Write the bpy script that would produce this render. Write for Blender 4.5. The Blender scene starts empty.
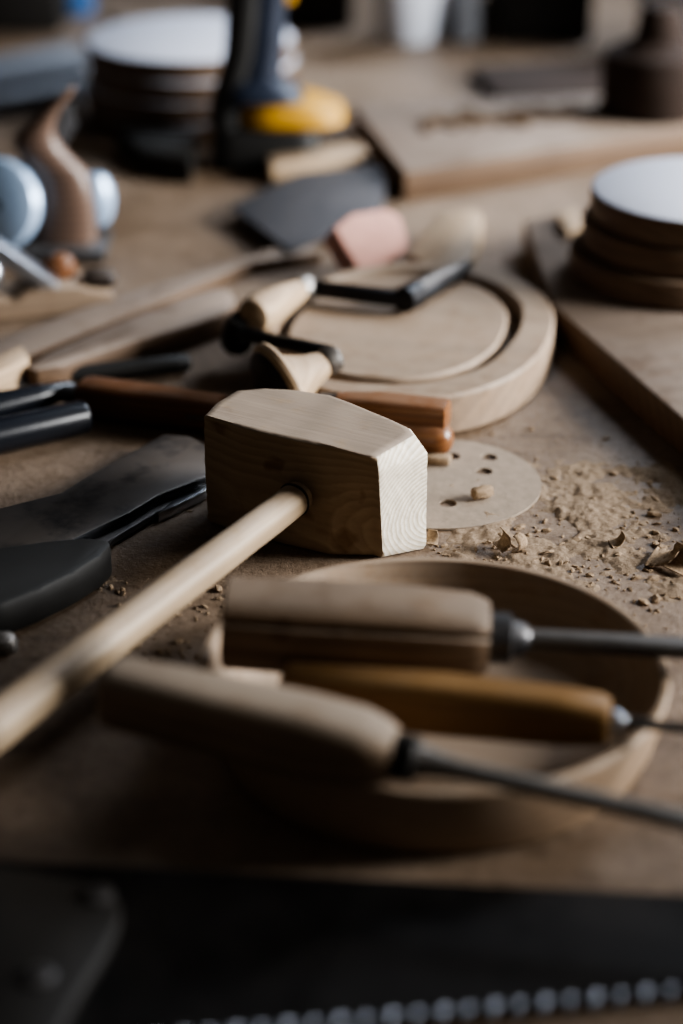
import bpy, bmesh, math, random
from mathutils import Vector, Matrix, noise
random.seed(7)
SC = bpy.context.scene
COL = SC.collection
R = math.radians

# ------------------------------------------------------------------ camera
FPX, PITCH, CAMH = 2000.0, R(26.2), 0.5
cam_d = bpy.data.cameras.new('camera')
cam = bpy.data.objects.new('camera', cam_d)
COL.objects.link(cam)
cam.location = (0, 0, CAMH)
cam.rotation_euler = (R(90) - PITCH, 0, 0)
cam_d.sensor_width = 36
cam_d.lens = FPX / 1024 * 36
cam_d.clip_start = .01
cam_d.dof.use_dof = True
cam_d.dof.focus_distance = 1.085
cam_d.dof.aperture_fstop = 2.4
cam_d.dof.aperture_blades = 9
SC.camera = cam

def ray(px, py):
    a, b = (px - 341.5) / FPX, -(py - 512) / FPX
    c, s = math.cos(PITCH), math.sin(PITCH)
    return Vector((a, c + b * s, -s + b * c))
def P(px, py, z=0.0):                      # bench-plan point at height z
    r = ray(px, py); t = (z - CAMH) / r.z
    return Vector((0, 0, CAMH)) + r * t
def V(px, py, Y):                          # point at bench depth Y
    r = ray(px, py)
    return Vector((0, 0, CAMH)) + r * (Y / r.y)

# ------------------------------------------------------------------ materials
def lin(c):
    if isinstance(c, str):
        c = [int(c[i:i + 2], 16) / 255 for i in (0, 2, 4)]
        c = [x / 12.92 if x <= .04045 else ((x + .055) / 1.055) ** 2.4 for x in c]
    return (c[0], c[1], c[2], 1)
def base(name):
    m = bpy.data.materials.new(name); m.use_nodes = True
    nt = m.node_tree
    return m, nt, nt.nodes['Principled BSDF']
def N(nt, t, **kw):
    n = nt.nodes.new(t)
    for k, v in kw.items():
        if k in n.inputs: n.inputs[k].default_value = v
        else: setattr(n, k, v)
    return n
def ramp(nt, stops):
    n = nt.nodes.new('ShaderNodeValToRGB')
    e = n.color_ramp.elements
    while len(e) < len(stops): e.new(.5)
    for q, (p, c) in zip(e, stops):
        q.position = p; q.color = c
    return n
def mix(nt, fac, a, b, mode='MIX'):
    n = nt.nodes.new('ShaderNodeMix'); n.data_type = 'RGBA'; n.blend_type = mode
    for sock, v in ((n.inputs[0], fac), (n.inputs[6], a), (n.inputs[7], b)):
        if hasattr(v, 'links'): nt.links.new(v, sock)
        else: sock.default_value = v
    return n.outputs[2]
DUST = '8d7f72'
def dust_over(nt, col, coord, amount, scale=60, colour=DUST, up=(.35, .9)):
    """sawdust settled on faces that look up, broken by noise"""
    g = N(nt, 'ShaderNodeNewGeometry')
    s = N(nt, 'ShaderNodeSeparateXYZ'); nt.links.new(g.outputs['Normal'], s.inputs[0])
    mr = N(nt, 'ShaderNodeMapRange'); mr.inputs[1].default_value, mr.inputs[2].default_value = up
    nt.links.new(s.outputs[2], mr.inputs[0])
    nz = N(nt, 'ShaderNodeTexNoise', Scale=scale, Detail=6, Roughness=.7); nt.links.new(coord, nz.inputs['Vector'])
    r = ramp(nt, [(.5 - .32 * amount - .1, (0, 0, 0, 1)), (.62 - .2 * amount, (1, 1, 1, 1))])
    nt.links.new(nz.outputs[0], r.inputs[0])
    inv = N(nt, 'ShaderNodeMath', operation='MULTIPLY'); nt.links.new(mr.outputs[0], inv.inputs[0]); nt.links.new(r.outputs[0], inv.inputs[1])
    sc = N(nt, 'ShaderNodeMath', operation='MULTIPLY'); nt.links.new(inv.outputs[0], sc.inputs[0]); sc.inputs[1].default_value = min(1, amount)
    return mix(nt, sc.outputs[0], col, lin(colour)), sc.outputs[0]
def wood(name, c1, c2, ring=.003, centre=(0, .03, -.06), rough=.62, dust=.0, distort=1.5, bump=.15, streak=.35, dustcol=DUST, spots=0, dscale=60, up=(.35, .9)):
    m, nt, b = base(name)
    tc = N(nt, 'ShaderNodeTexCoord')
    mp = N(nt, 'ShaderNodeMapping'); mp.inputs['Location'].default_value = tuple(-x for x in centre)
    mp.inputs['Scale'].default_value = (.25, 1, 1)
    nt.links.new(tc.outputs['Object'], mp.inputs[0])
    w = N(nt, 'ShaderNodeTexWave', wave_type='RINGS', rings_direction='X', Scale=2 * math.pi / (20 * ring), Distortion=distort, Detail=3)
    w.inputs['Detail Scale'].default_value = 1.2
    w.wave_profile = 'SAW'
    nt.links.new(mp.outputs[0], w.inputs['Vector'])
    mp2 = N(nt, 'ShaderNodeMapping'); mp2.inputs['Scale'].default_value = (14, 220, 220)
    nt.links.new(tc.outputs['Object'], mp2.inputs[0])
    nz = N(nt, 'ShaderNodeTexNoise', Scale=1.0, Detail=6, Roughness=.65); nt.links.new(mp2.outputs[0], nz.inputs['Vector'])
    big = N(nt, 'ShaderNodeTexNoise', Scale=22, Detail=3); nt.links.new(tc.outputs['Object'], big.inputs['Vector'])
    cr = ramp(nt, [(.0, lin(c1)), (.75, lin(c2)), (1, lin(c1))]); nt.links.new(w.outputs[1], cr.inputs[0])
    fr = ramp(nt, [(.3, (1 - streak, 1 - streak, 1 - streak, 1)), (.7, (1, 1, 1, 1))]); nt.links.new(nz.outputs[0], fr.inputs[0])
    col = mix(nt, 1.0, cr.outputs[0], fr.outputs[0], 'MULTIPLY')
    br = ramp(nt, [(.3, (.78, .76, .74, 1)), (.7, (1.0, 1.0, 1.0, 1))]); nt.links.new(big.outputs[0], br.inputs[0])
    col = mix(nt, .8, col, br.outputs[0], 'MULTIPLY')
    if spots:
        sp = N(nt, 'ShaderNodeTexNoise', Scale=spots, Detail=2, Roughness=.4); nt.links.new(tc.outputs['Object'], sp.inputs['Vector'])
        sr = ramp(nt, [(.64, (1, 1, 1, 1)), (.70, (.62, .54, .46, 1))]); nt.links.new(sp.outputs[0], sr.inputs[0])
        col = mix(nt, 1, col, sr.outputs[0], 'MULTIPLY')
    if dust: col, _ = dust_over(nt, col, tc.outputs['Object'], dust, scale=dscale, colour=dustcol, up=up)
    nt.links.new(col, b.inputs['Base Color'])
    b.inputs['Roughness'].default_value = rough
    b.inputs['Specular IOR Level'].default_value = .35
    ad = N(nt, 'ShaderNodeMath', operation='MULTIPLY_ADD'); nt.links.new(w.outputs[1], ad.inputs[0]); ad.inputs[1].default_value = .35; nt.links.new(nz.outputs[0], ad.inputs[2])
    bp = N(nt, 'ShaderNodeBump', Strength=bump, Distance=.002); nt.links.new(ad.outputs[0], bp.inputs['Height'])
    nt.links.new(bp.outputs[0], b.inputs['Normal'])
    return m
def metal(name, c, rough=.4, metallic=1.0, dust=0, dustcol=DUST, smear=.35, dscale=60):
    m, nt, b = base(name)
    tc = N(nt, 'ShaderNodeTexCoord')
    nz = N(nt, 'ShaderNodeTexNoise', Scale=45, Detail=6, Roughness=.7); nt.links.new(tc.outputs['Object'], nz.inputs['Vector'])
    r = ramp(nt, [(.3, (1 - smear,) * 3 + (1,)), (.7, (1, 1, 1, 1))]); nt.links.new(nz.outputs[0], r.inputs[0])
    col = mix(nt, 1, lin(c), r.outputs[0], 'MULTIPLY')
    if dust:
        col, f = dust_over(nt, col, tc.outputs['Object'], dust, scale=dscale, colour=dustcol)
        iv = N(nt, 'ShaderNodeMath', operation='SUBTRACT'); iv.inputs[0].default_value = 1; nt.links.new(f, iv.inputs[1])
        ml = N(nt, 'ShaderNodeMath', operation='MULTIPLY'); nt.links.new(iv.outputs[0], ml.inputs[0]); ml.inputs[1].default_value = metallic
        nt.links.new(ml.outputs[0], b.inputs['Metallic'])
    else:
        b.inputs['Metallic'].default_value = metallic
    nt.links.new(col, b.inputs['Base Color'])
    rr = N(nt, 'ShaderNodeMapRange'); rr.inputs[3].default_value, rr.inputs[4].default_value = rough * .8, min(1, rough * 1.3)
    nt.links.new(nz.outputs[0], rr.inputs[0]); nt.links.new(rr.outputs[0], b.inputs['Roughness'])
    bp = N(nt, 'ShaderNodeBump', Strength=.06, Distance=.001); nt.links.new(nz.outputs[0], bp.inputs['Height']); nt.links.new(bp.outputs[0], b.inputs['Normal'])
    return m
def matte(name, c, rough=.6, var=.25, scale=40, dust=0, bump=.1, dustcol=DUST):
    m, nt, b = base(name)
    tc = N(nt, 'ShaderNodeTexCoord')
    nz = N(nt, 'ShaderNodeTexNoise', Scale=scale, Detail=5, Roughness=.65); nt.links.new(tc.outputs['Object'], nz.inputs['Vector'])
    r = ramp(nt, [(.3, (1 - var,) * 3 + (1,)), (.7, (1, 1, 1, 1))]); nt.links.new(nz.outputs[0], r.inputs[0])
    col = mix(nt, 1, lin(c), r.outputs[0], 'MULTIPLY')
    if dust: col, _ = dust_over(nt, col, tc.outputs['Object'], dust, colour=dustcol)
    nt.links.new(col, b.inputs['Base Color']); b.inputs['Roughness'].default_value = rough
    b.inputs['Specular IOR Level'].default_value = .35
    bp = N(nt, 'ShaderNodeBump', Strength=bump, Distance=.002); nt.links.new(nz.outputs[0], bp.inputs['Height']); nt.links.new(bp.outputs[0], b.inputs['Normal'])
    return m

def bench_material():
    m, nt, b = base('dusty_bench_wood')
    tc = N(nt, 'ShaderNodeTexCoord'); o = tc.outputs['Object']
    mp = N(nt, 'ShaderNodeMapping'); mp.inputs['Scale'].default_value = (6, 60, 60); mp.inputs['Rotation'].default_value = (0, 0, R(-12))
    nt.links.new(o, mp.inputs[0])
    gr = N(nt, 'ShaderNodeTexNoise', Scale=2, Detail=6, Roughness=.6); nt.links.new(mp.outputs[0], gr.inputs['Vector'])
    c = ramp(nt, [(.3, lin('4a3a2b')), (.7, lin('65523e'))]); nt.links.new(gr.outputs[0], c.inputs[0])
    d1 = N(nt, 'ShaderNodeTexNoise', Scale=9, Detail=7, Roughness=.68); nt.links.new(o, d1.inputs['Vector'])
    r1 = ramp(nt, [(.32, (0, 0, 0, 1)), (.58, (1, 1, 1, 1))]); nt.links.new(d1.outputs[0], r1.inputs[0])
    d2 = N(nt, 'ShaderNodeTexNoise', Scale=900, Detail=3, Roughness=.7); nt.links.new(o, d2.inputs['Vector'])
    dc = ramp(nt, [(.3, lin('6d5c4d')), (.7, lin('8b7a69'))]); nt.links.new(d2.outputs[0], dc.inputs[0])
    col = mix(nt, r1.outputs[0], c.outputs[0], dc.outputs[0])
    d4 = N(nt, 'ShaderNodeTexNoise', Scale=160, Detail=6, Roughness=.75); nt.links.new(o, d4.inputs['Vector'])
    r4 = ramp(nt, [(.36, (.62, .58, .54, 1)), (.52, (1, 1, 1, 1)), (.68, (1.0, 1.0, 1.0, 1))]); nt.links.new(d4.outputs[0], r4.inputs[0])
    col = mix(nt, .8, col, r4.outputs[0], 'MULTIPLY')
    nt.links.new(col, b.inputs['Base Color'])
    b.inputs['Roughness'].default_value = .5; b.inputs['Specular IOR Level'].default_value = .45
    d3 = N(nt, 'ShaderNodeTexNoise', Scale=220, Detail=5, Roughness=.7); nt.links.new(o, d3.inputs['Vector'])
    bp = N(nt, 'ShaderNodeBump', Strength=.5, Distance=.0016); nt.links.new(d3.outputs[0], bp.inputs['Height'])
    bp2 = N(nt, 'ShaderNodeBump', Strength=.3, Distance=.0006); nt.links.new(d2.outputs[0], bp2.inputs['Height']); nt.links.new(bp.outputs[0], bp2.inputs['Normal'])
    nt.links.new(bp2.outputs[0], b.inputs['Normal'])
    return m
def sawdust_material(name, a, c_):
    m, nt, b = base(name)
    tc = N(nt, 'ShaderNodeTexCoord'); o = tc.outputs['Object']
    d2 = N(nt, 'ShaderNodeTexNoise', Scale=700, Detail=5, Roughness=.75); nt.links.new(o, d2.inputs['Vector'])
    dc = ramp(nt, [(.3, lin(a)), (.7, lin(c_))]); nt.links.new(d2.outputs[0], dc.inputs[0])
    nt.links.new(dc.outputs[0], b.inputs['Base Color']); b.inputs['Roughness'].default_value = .95
    b.inputs['Specular IOR Level'].default_value = .1
    bp = N(nt, 'ShaderNodeBump', Strength=.7, Distance=.0012); nt.links.new(d2.outputs[0], bp.inputs['Height'])
    nt.links.new(bp.outputs[0], b.inputs['Normal'])
    return m

M = dict(
    bench=bench_material(),
    dust=sawdust_material('sawdust_tan', '6b5a49', '93826f'),
    chip=sawdust_material('chip_tan', '77644f', '9f8b74'),
    brownchip=sawdust_material('chip_brown', '43362a', '5d4c3c'),
    pine=wood('pale_pine', '9a8468', 'aa9578', ring=.0032, centre=(0, .012, .02), dust=.8, dustcol='8b7e72', distort=.9, streak=.2, spots=42, bump=.22),
    pine_end_lit=wood('pine_end_grain_lit', 'cfc0a6', 'f7f0e2', ring=.0024, centre=(0, .012, .02), dust=0, distort=1.2, streak=.1, rough=.7, bump=.3),  # end grain, side light painted in as a near-white tone
    ash=wood('ash_handle', 'a08a6e', 'b5a085', ring=.004, centre=(0, .004, .0), dust=.4, streak=.3, rough=.5, dustcol='a3968a'),
    dish=wood('dusty_dish_wood', '8a7056', 'a08568', ring=.006, centre=(0, .05, -.1), dust=.55, distort=1.2, streak=.15, dustcol='9d8e7e', up=(-.7, .2)),
    oldwood=wood('weathered_handle_wood', '6b5642', '877059', ring=.004, centre=(0, .0, -.012), dust=.55, dustcol='85786b', streak=.5, spots=50),
    greywood=wood('greyed_handle_wood', '78644f', '927b63', ring=.005, centre=(0, .0, -.012), dust=.8, dustcol='978a7c', streak=.3),
    boxwood=wood('yellow_handle_wood', '7a5a33', '917045', ring=.004, centre=(0, .01, -.02), dust=.12, streak=.2, rough=.45),
    brown=wood('red_brown_wood', '5a3820', '70482b', ring=.004, centre=(0, .0, -.02), dust=.15, streak=.25, rough=.4),
    honey=wood('honey_wood', '6d452a', '825836', ring=.004, centre=(0, .0, -.02), dust=.3, streak=.2, rough=.3),
    plywood=wood('plaque_wood', '77614b', '8c745b', ring=.01, centre=(0, .0, -.08), dust=.55, streak=.3, dustcol='958677', up=(-.5, .4)),
    disc_shaded=wood('disc_wood_shaded', '54412f', '66503c', ring=.008, centre=(0, .0, -.12), dust=.2, streak=.25, rough=.6),  # dust mostly left off to paint in the shade on lower discs
    plank=wood('plank_wood', '584330', '6b543f', ring=.012, centre=(0, .1, -.15), dust=.62, streak=.3, dustcol='92857a', dscale=25),
    disc=wood('disc_wood', '54412f', '66503c', ring=.008, centre=(0, .0, -.12), dust=1.0, streak=.25, dustcol='bcc0cc', rough=.5),
    palewood=wood('pale_stick_wood', '9c8467', 'b29a7d', ring=.006, centre=(0, .02, -.05), dust=.4, streak=.2),
    totewood=wood('tote_wood', '5c4a40', '6d594d', ring=.006, centre=(0, .0, -.06), rough=.4, streak=.2, dust=.4, dustcol='9d918b'),
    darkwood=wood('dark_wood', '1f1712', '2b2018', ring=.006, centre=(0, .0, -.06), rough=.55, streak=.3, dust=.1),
    steel=metal('worn_steel', '8d8a86', .42, dust=.35, dustcol='8a7f75', dscale=120),
    darksteel=metal('dark_steel', '5a5a5c', .42, metallic=.85, dust=.25, dustcol='6b6158'),
    sawsteel=metal('tarnished_saw_steel', '161515', .5, metallic=.8, dust=.35, dustcol='2e2a28', smear=.5, dscale=14),
    black=metal('blackened_steel', '17171a', .4, metallic=.6),
    bladesteel=metal('dusty_dark_blade', '2c2e32', .42, metallic=.8, dust=.6, dustcol='5f5750', dscale=30),
    grey_steel=metal('grey_steel', '6f6e6d', .45, metallic=.8, dust=.4, dustcol='6b645e', dscale=150),
    lead=matte('dull_black_metal', '252321', .5),
    teeth=metal('filed_teeth', '4a4d54', .4),
    silver=metal('bright_steel', 'c9ced6', .28),
    bluewhite=metal('pale_plane_steel', 'a3bbd8', .35, metallic=.4, smear=.15),
    blackplastic=matte('black_plastic', '0f1218', .28, var=.2, bump=.03),
    rubber=matte('black_rubber', '151412', .6),
    drillblue=matte('navy_grip', '1e2533', .45, var=.3),
    yellow=matte('yellow_plastic', 'b88a2a', .45, var=.15, dust=.1),
    pink=matte('pink_sponge', 'b88a7d', .9, var=.18, scale=90, dust=.2, dustcol='bb9f94', bump=.4),
    slate=matte('slate_abrasive', '34353b', .75, var=.3, dust=.25, dustcol='5c5855'),
    paper=matte('dusty_sanding_paper', '8d7f70', .85, var=.22, scale=120, bump=.25),
    white=matte('dull_white', 'ccd2de', .5, var=.12),
    greywhite=matte('grey_white', '6f7278', .6, var=.3),
    blue=matte('dull_blue', '2f5f96', .5, var=.3),
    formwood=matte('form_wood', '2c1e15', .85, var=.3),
    darkbox=matte('dark_case', '151311', .6, var=.3),
    wall=matte('dark_wall_plaster', '1a1613', .9, var=.3, scale=6),
    floor=matte('dark_floor', '2a221b', .9, var=.3, scale=6),
)

# ------------------------------------------------------------------ mesh helpers
def link(name, bm, mat, parent=None, smooth=True, angle=35):
    me = bpy.data.meshes.new(name)
    bmesh.ops.recalc_face_normals(bm, faces=bm.faces[:])
    bm.to_mesh(me); bm.free()
    mats = mat if isinstance(mat, (list, tuple)) else [mat]
    for k in mats: me.materials.append(k)
    if smooth:
        me.polygons.foreach_set('use_smooth', [True] * len(me.polygons))
        me.set_sharp_from_angle(angle=R(angle))
    o = bpy.data.objects.new(name, me); COL.objects.link(o)
    if parent: o.parent = parent
    return o
def tag(o, label, cat, group=None, kind=None):
    if label: o['label'] = label
    if cat: o['category'] = cat
    if group: o['group'] = group
    if kind: o['kind'] = kind
    return o
def thing(name, label, cat, mat4=None, group=None):
    o = bpy.data.objects.new(name, None); o.empty_display_size = .02; COL.objects.link(o)
    if mat4 is not None: o.matrix_world = mat4
    return tag(o, label, cat, group)
def frame(p0, p1, up=Vector((0, 0, 1))):
    x = (Vector(p1) - Vector(p0)).normalized(); y = up.cross(x).normalized(); z = x.cross(y)
    m = Matrix((x, y, z)).transposed().to_4x4(); m.translation = Vector(p0)
    return m
def at(p, rz=0):
    return Matrix.Translation(Vector(p)) @ Matrix.Rotation(rz, 4, 'Z')
def sup(a, p):
    c, s = math.cos(a), math.sin(a)
    return math.copysign(abs(c) ** (2 / p), c), math.copysign(abs(s) ** (2 / p), s)
def loft(st, n=32, bm=None, notch=None, wob=0, seed=0):
    """stations (x, ry, rz, power[, cy, cz]) along the local x axis"""
    bm = bm or bmesh.new(); rings = []
    for s in st:
        x, ry, rz, p = s[:4]; cy, cz = (s[4], s[5]) if len(s) > 4 else (0, 0)
        ring = []
        for k in range(n):
            a = 2 * math.pi * k / n; c, q = sup(a, p)
            f = 1.0
            if notch:
                d = abs((a - notch[0] + math.pi) % (2 * math.pi) - math.pi)
                if d < notch[1]: f = 1 - notch[2] * (1 - d / notch[1])
            if wob: f *= 1 + wob * noise.noise(Vector((x * 25 + seed, c * 1.3, q * 1.3)))
            ring.append(bm.verts.new((x, cy + c * ry * f, cz + q * rz * f)))
        rings.append(ring)
    for a, b in zip(rings, rings[1:]):
        for k in range(n): bm.faces.new((a[k], a[(k + 1) % n], b[(k + 1) % n], b[k]))
    bm.faces.new(rings[0][::-1]); bm.faces.new(rings[-1])
    return bm
def lathe(prof, n=64, bm=None, wob=0, seed=0):
    """profile (r, z) about local z"""
    bm = bm or bmesh.new(); rings = []
    for r, z in prof:
        if r < 1e-6: rings.append([bm.verts.new((0, 0, z))]); continue
        ring = []
        for k in range(n):
            a = 2 * math.pi * k / n
            f = 1 + wob * noise.noise(Vector((math.cos(a) * 1.4 + seed, math.sin(a) * 1.4, z * 8)))
            ring.append(bm.verts.new((r * f * math.cos(a), r * f * math.sin(a), z)))
        rings.append(ring)
    for a, b in zip(rings, rings[1:]):
        for k in range(n):
            q = (k + 1) % n
            if len(a) == 1 and len(b) == 1: continue
            if len(a) == 1: bm.faces.new((a[0], b[k], b[q]))
            elif len(b) == 1: bm.faces.new((a[k], a[q], b[0]))
            else: bm.faces.new((a[k], a[q], b[q], b[k]))
    if len(rings[0]) > 1: bm.faces.new(rings[0][::-1])
    if len(rings[-1]) > 1: bm.faces.new(rings[-1])
    return bm
def prism(poly, z0, z1, bev=.0015, seg=2, bm=None, taper=1.0):
    bm = bm or bmesh.new()
    cx = sum(p[0] for p in poly) / len(poly); cy = sum(p[1] for p in poly) / len(poly)
    lo = [bm.verts.new((cx + (p[0] - cx) * taper, cy + (p[1] - cy) * taper, z0)) for p in poly]
    hi = [bm.verts.new((p[0], p[1], z1)) for p in poly]
    n = len(poly); fs = [bm.faces.new(lo[::-1]), bm.faces.new(hi)]
    for k in range(n): fs.append(bm.faces.new((lo[k], lo[(k + 1) % n], hi[(k + 1) % n], hi[k])))
    bmesh.ops.recalc_face_normals(bm, faces=fs)
    if bev:
        es = list({e for f in fs for e in f.edges})
        bmesh.ops.bevel(bm, geom=es, offset=bev, segments=seg, affect='EDGES', profile=.5)
    return bm
def box(lo, hi, bev=.0015, bm=None, seg=2):
    return prism([(lo[0], lo[1]), (hi[0], lo[1]), (hi[0], hi[1]), (lo[0], hi[1])], lo[2], hi[2], bev, seg, bm)
def slab(name, px, z0, z1, mat, label=None, cat=None, bev=.0015, axis=None, parent=None, group=None, rnd=0, kind=None):
    """flat board whose top outline is known on the bench plan"""
    pts = [P(x, y, z1) for x, y in px]
    c = sum(pts, Vector()) / len(pts)
    a = axis if axis is not None else math.atan2(pts[1].y - pts[0].y, pts[1].x - pts[0].x)
    mw = at((c.x, c.y, z0), a); inv = mw.inverted()
    poly = [(inv @ q).xy for q in pts]
    if rnd: poly = chaikin(poly, rnd)
    bm = prism([(p.x, p.y) for p in poly], 0, z1 - z0, bev)
    o = link(name, bm, mat)
    o.matrix_world = mw
    if parent: o.parent = parent; o.matrix_parent_inverse = parent.matrix_world.inverted()
    return tag(o, label, cat, group, kind)
def chaikin(poly, n):
    poly = [Vector(p) for p in poly]
    for _ in range(n):
        out = []
        for a, b in zip(poly, poly[1:] + poly[:1]): out += [a * .75 + b * .25, a * .25 + b * .75]
        poly = out
    return poly
def cyl(x0, x1, r0, r1=None, n=24):
    r1 = r0 if r1 is None else r1
    e = min(r0, r1) * .12
    return loft([(x0, r0 - e, r0 - e, 2), (x0 + e, r0, r0, 2), (x1 - e, r1, r1, 2), (x1, r1 - e, r1 - e, 2)], n)

# ------------------------------------------------------------------ setting
def grid_wall(name, lo, hi, mat):
    o = link(name, box(lo, hi, 0), mat, smooth=False); o['kind'] = 'structure'; return o
grid_wall('floor', (-3, -1.5, -.9), (3, 4, -.86), M['floor'])
grid_wall('wall_back', (-3, 3.4, -.9), (3, 3.5, 2.2), M['wall'])
wb = thing('workbench', 'wide brown wooden workbench dusted with sawdust, carrying all the tools', 'workbench', at((0, 1.4, -.86)))
link('worktop', box((-1.5, -1.15, .79), (1.5, 1.6, .86), .003), M['bench'], wb)
for sx in (-1.35, 1.35):
    for sy in (-1.0, 1.45):
        link('leg', box((sx - .05, sy - .05, 0), (sx + .05, sy + .05, .79), .004), M['darkwood'], wb)

# ------------------------------------------------------------------ mallet
TOPZ = .066
out_px = [(204, 415), (216, 402), (236, 390), (262, 388), (300, 390), (330, 394), (366, 408), (395, 421), (409, 428), (414, 434),
          (377, 456), (372, 457), (330, 446), (285, 437), (240, 426)]
mid_px = [None] * 7 + [(398, 434), (418, 442), (427, 453), (379, 471), (373, 469)] + [None] * 3      # z = .058
low_px = [None] * 7 + [(400, 536), (416, 542), (426, 549), (383, 558), (375, 556)] + [None] * 3      # z = .001
pts = [P(x, y, TOPZ) for x, y in out_px]
a, b = P(204, 415, TOPZ), P(372, 457, TOPZ)
ang = math.atan2(b.y - a.y, b.x - a.x)
c0 = sum(pts, Vector()) / len(pts)
mw = at((c0.x, c0.y, .001), ang); inv = mw.inverted()
mal = thing('mallet', 'pale wooden carpenter mallet with chunky barrel-shaped head lying on the bench', 'mallet', mw)
poly = [tuple((inv @ p).xy) for p in pts]
rings = []
for lst, z in ((low_px, .001), (mid_px, .058), (out_px, TOPZ)):
    rings.append(([tuple((inv @ P(q[0], q[1], z)).xy) if q else poly[k] for k, q in enumerate(lst)], z - .001))
nk = []
for k in range(len(poly)):
    p_, q_ = Vector(poly[k]), Vector(poly[(k + 1) % len(poly)]); nk.append(max(2, int((q_ - p_).length / .0018)))
END = {8, 9, 7}
def resample(pp):
    out = []
    for k in range(len(pp)):
        p_, q_ = Vector(pp[k]), Vector(pp[(k + 1) % len(pp)])
        for t_ in range(nk[k]): out.append((p_.lerp(q_, t_ / nk[k]), k))
    return out
R0, R1, R2 = [resample(pp) for pp, z in rings]
Z0, Z1, Z2 = [z for pp, z in rings]
cen = sum((p for p, k in R2), Vector((0, 0))) / len(R2)
def inset(p, d, s_=1): v_ = p - cen; return cen + v_ * s_ - v_.normalized() * d
lv = [[(inset(p, .0015), Z0) for p, k in R0]]
for t_ in range(1, 21): lv.append([(a_[0].lerp(b_[0], t_ / 20), Z0 + (Z1 - Z0) * t_ / 20) for a_, b_ in zip(R0, R1)])
for t_ in range(1, 8): lv.append([(a_[0].lerp(b_[0], t_ / 8), Z1 + (Z2 - Z1) * t_ / 8) for a_, b_ in zip(R1, R2)])
lv.append([(inset(p, .0002), Z2 - .0008) for p, k in R2])
lv.append([(inset(p, .0012), Z2) for p, k in R2])
for s_ in (.93, .86, .78, .7, .6, .5, .4, .3, .2, .1): lv.append([(inset(p, .0012, s_), Z2) for p, k in R2])
bm = bmesh.new(); nv = len(R2)
rr_ = [[bm.verts.new((p.x, p.y, z)) for p, z in l_] for l_ in lv]
for li, (a_, b_) in enumerate(zip(rr_, rr_[1:])):
    for k in range(nv):
        f = bm.faces.new((a_[k], a_[(k + 1) % nv], b_[(k + 1) % nv], b_[k]))
        if R2[k][1] in END and li < 28: f.material_index = 1
bm.faces.new(rr_[0][::-1]); bm.faces.new(rr_[-1])
bmesh.ops.recalc_face_normals(bm, faces=bm.faces[:]); bm.normal_update()
for v in bm.verts:
    k = .0006 * noise.noise(v.co * 45) + (.0004 * noise.noise(v.co * 260) if abs(v.normal.z) < .8 else 0)
    if v.co.z > .004: v.co += v.normal * k
bm.normal_update()
head = link('mallet_head', bm, [M['pine'], M['pine_end_lit']], mal, angle=50)
head['label'] = 'barrel-shaped head with ring-marked end grain painted lit on its right'
hp0 = inv @ P(291, 502, .034); hp1 = inv @ P(0, 722, .030)
hd = (hp1 - hp0).normalized(); L = (hp1 - hp0).length + .07
fm = frame(hp0 - hd * .008, hp1)
st = [(0, .0083, .0083, 2.2)] + [(.004 + L * t, .0087 + .0021 * t, .0087 + .0024 * t, 2.2) for t in [i / 12 for i in range(13)]]
st += [(st[-1][0] + .004, .0095, .0098, 2.2)]
ho = link('mallet_handle', loft(st, 32, wob=.05), M['ash'], mal); ho.matrix_local = fm
# mortise rim where the handle enters
mr_ = link('mortise_ring', loft([(0, .0095, .0095, 2.2), (.0012, .0092, .0092, 2.2)], 32), M['darkwood'], mal)
mr_.matrix_local = frame(hp0 - hd * .0032, hp1)

# ------------------------------------------------------------------ carved dish
RIM = .037
far_, near_ = P(425, 557, RIM), P(425, 796, RIM)
lft, rgt = P(197, 660, RIM), P(677, 690, RIM)
dc = Vector(((lft.x + rgt.x) / 2, (far_.y + near_.y) / 2, .0008))
DR = ((rgt.x - lft.x) / 2 + (far_.y - near_.y) / 2) / 2
print('dish', dc, DR, (rgt.x - lft.x) / 2, (far_.y - near_.y) / 2)
prof = [(.0, 0), (DR * .88, 0), (DR * .915, .0015), (DR * .955, .011), (DR * .982, .022), (DR * .997, .032), (DR, .0355), (DR - .0010, .0368),
        (DR - .0032, .0370), (DR - .0044, .0364), (DR - .0068, .031), (DR - .0105, .0225), (DR - .017, .0150), (DR - .027, .0110), (DR - .04, .0092), (DR * .4, .0084), (DR * .2, .0080), (0, .0079)]
dish = link('carved_dish', lathe(prof, 128, wob=.012, seed=3), M['dish'])
dish.matrix_world = at(dc, 0)
dish.scale = ((rgt.x - lft.x) / 2 / DR, (far_.y - near_.y) / 2 / DR, 1)
tag(dish, 'shallow round hollowed wooden dish in the foreground under three carving chisels', 'dish')

# ------------------------------------------------------------------ foreground chisels
def chisel(name, label, p0, p1, hl, hst, hmat, fer, shaft, mats, notch=None, wob=.03):
    """p0 handle butt, p1 a point further along the blade, local x along the tool"""
    t = thing(name, label, 'chisel', frame(p0, p1))
    link('handle', loft(hst, 48, notch=notch, wob=wob, seed=len(label)), hmat, t)
    link('ferrule', loft(fer, 32), mats[0], t)
    link('blade', loft(shaft, 24), mats[1], t)
    return t
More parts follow.
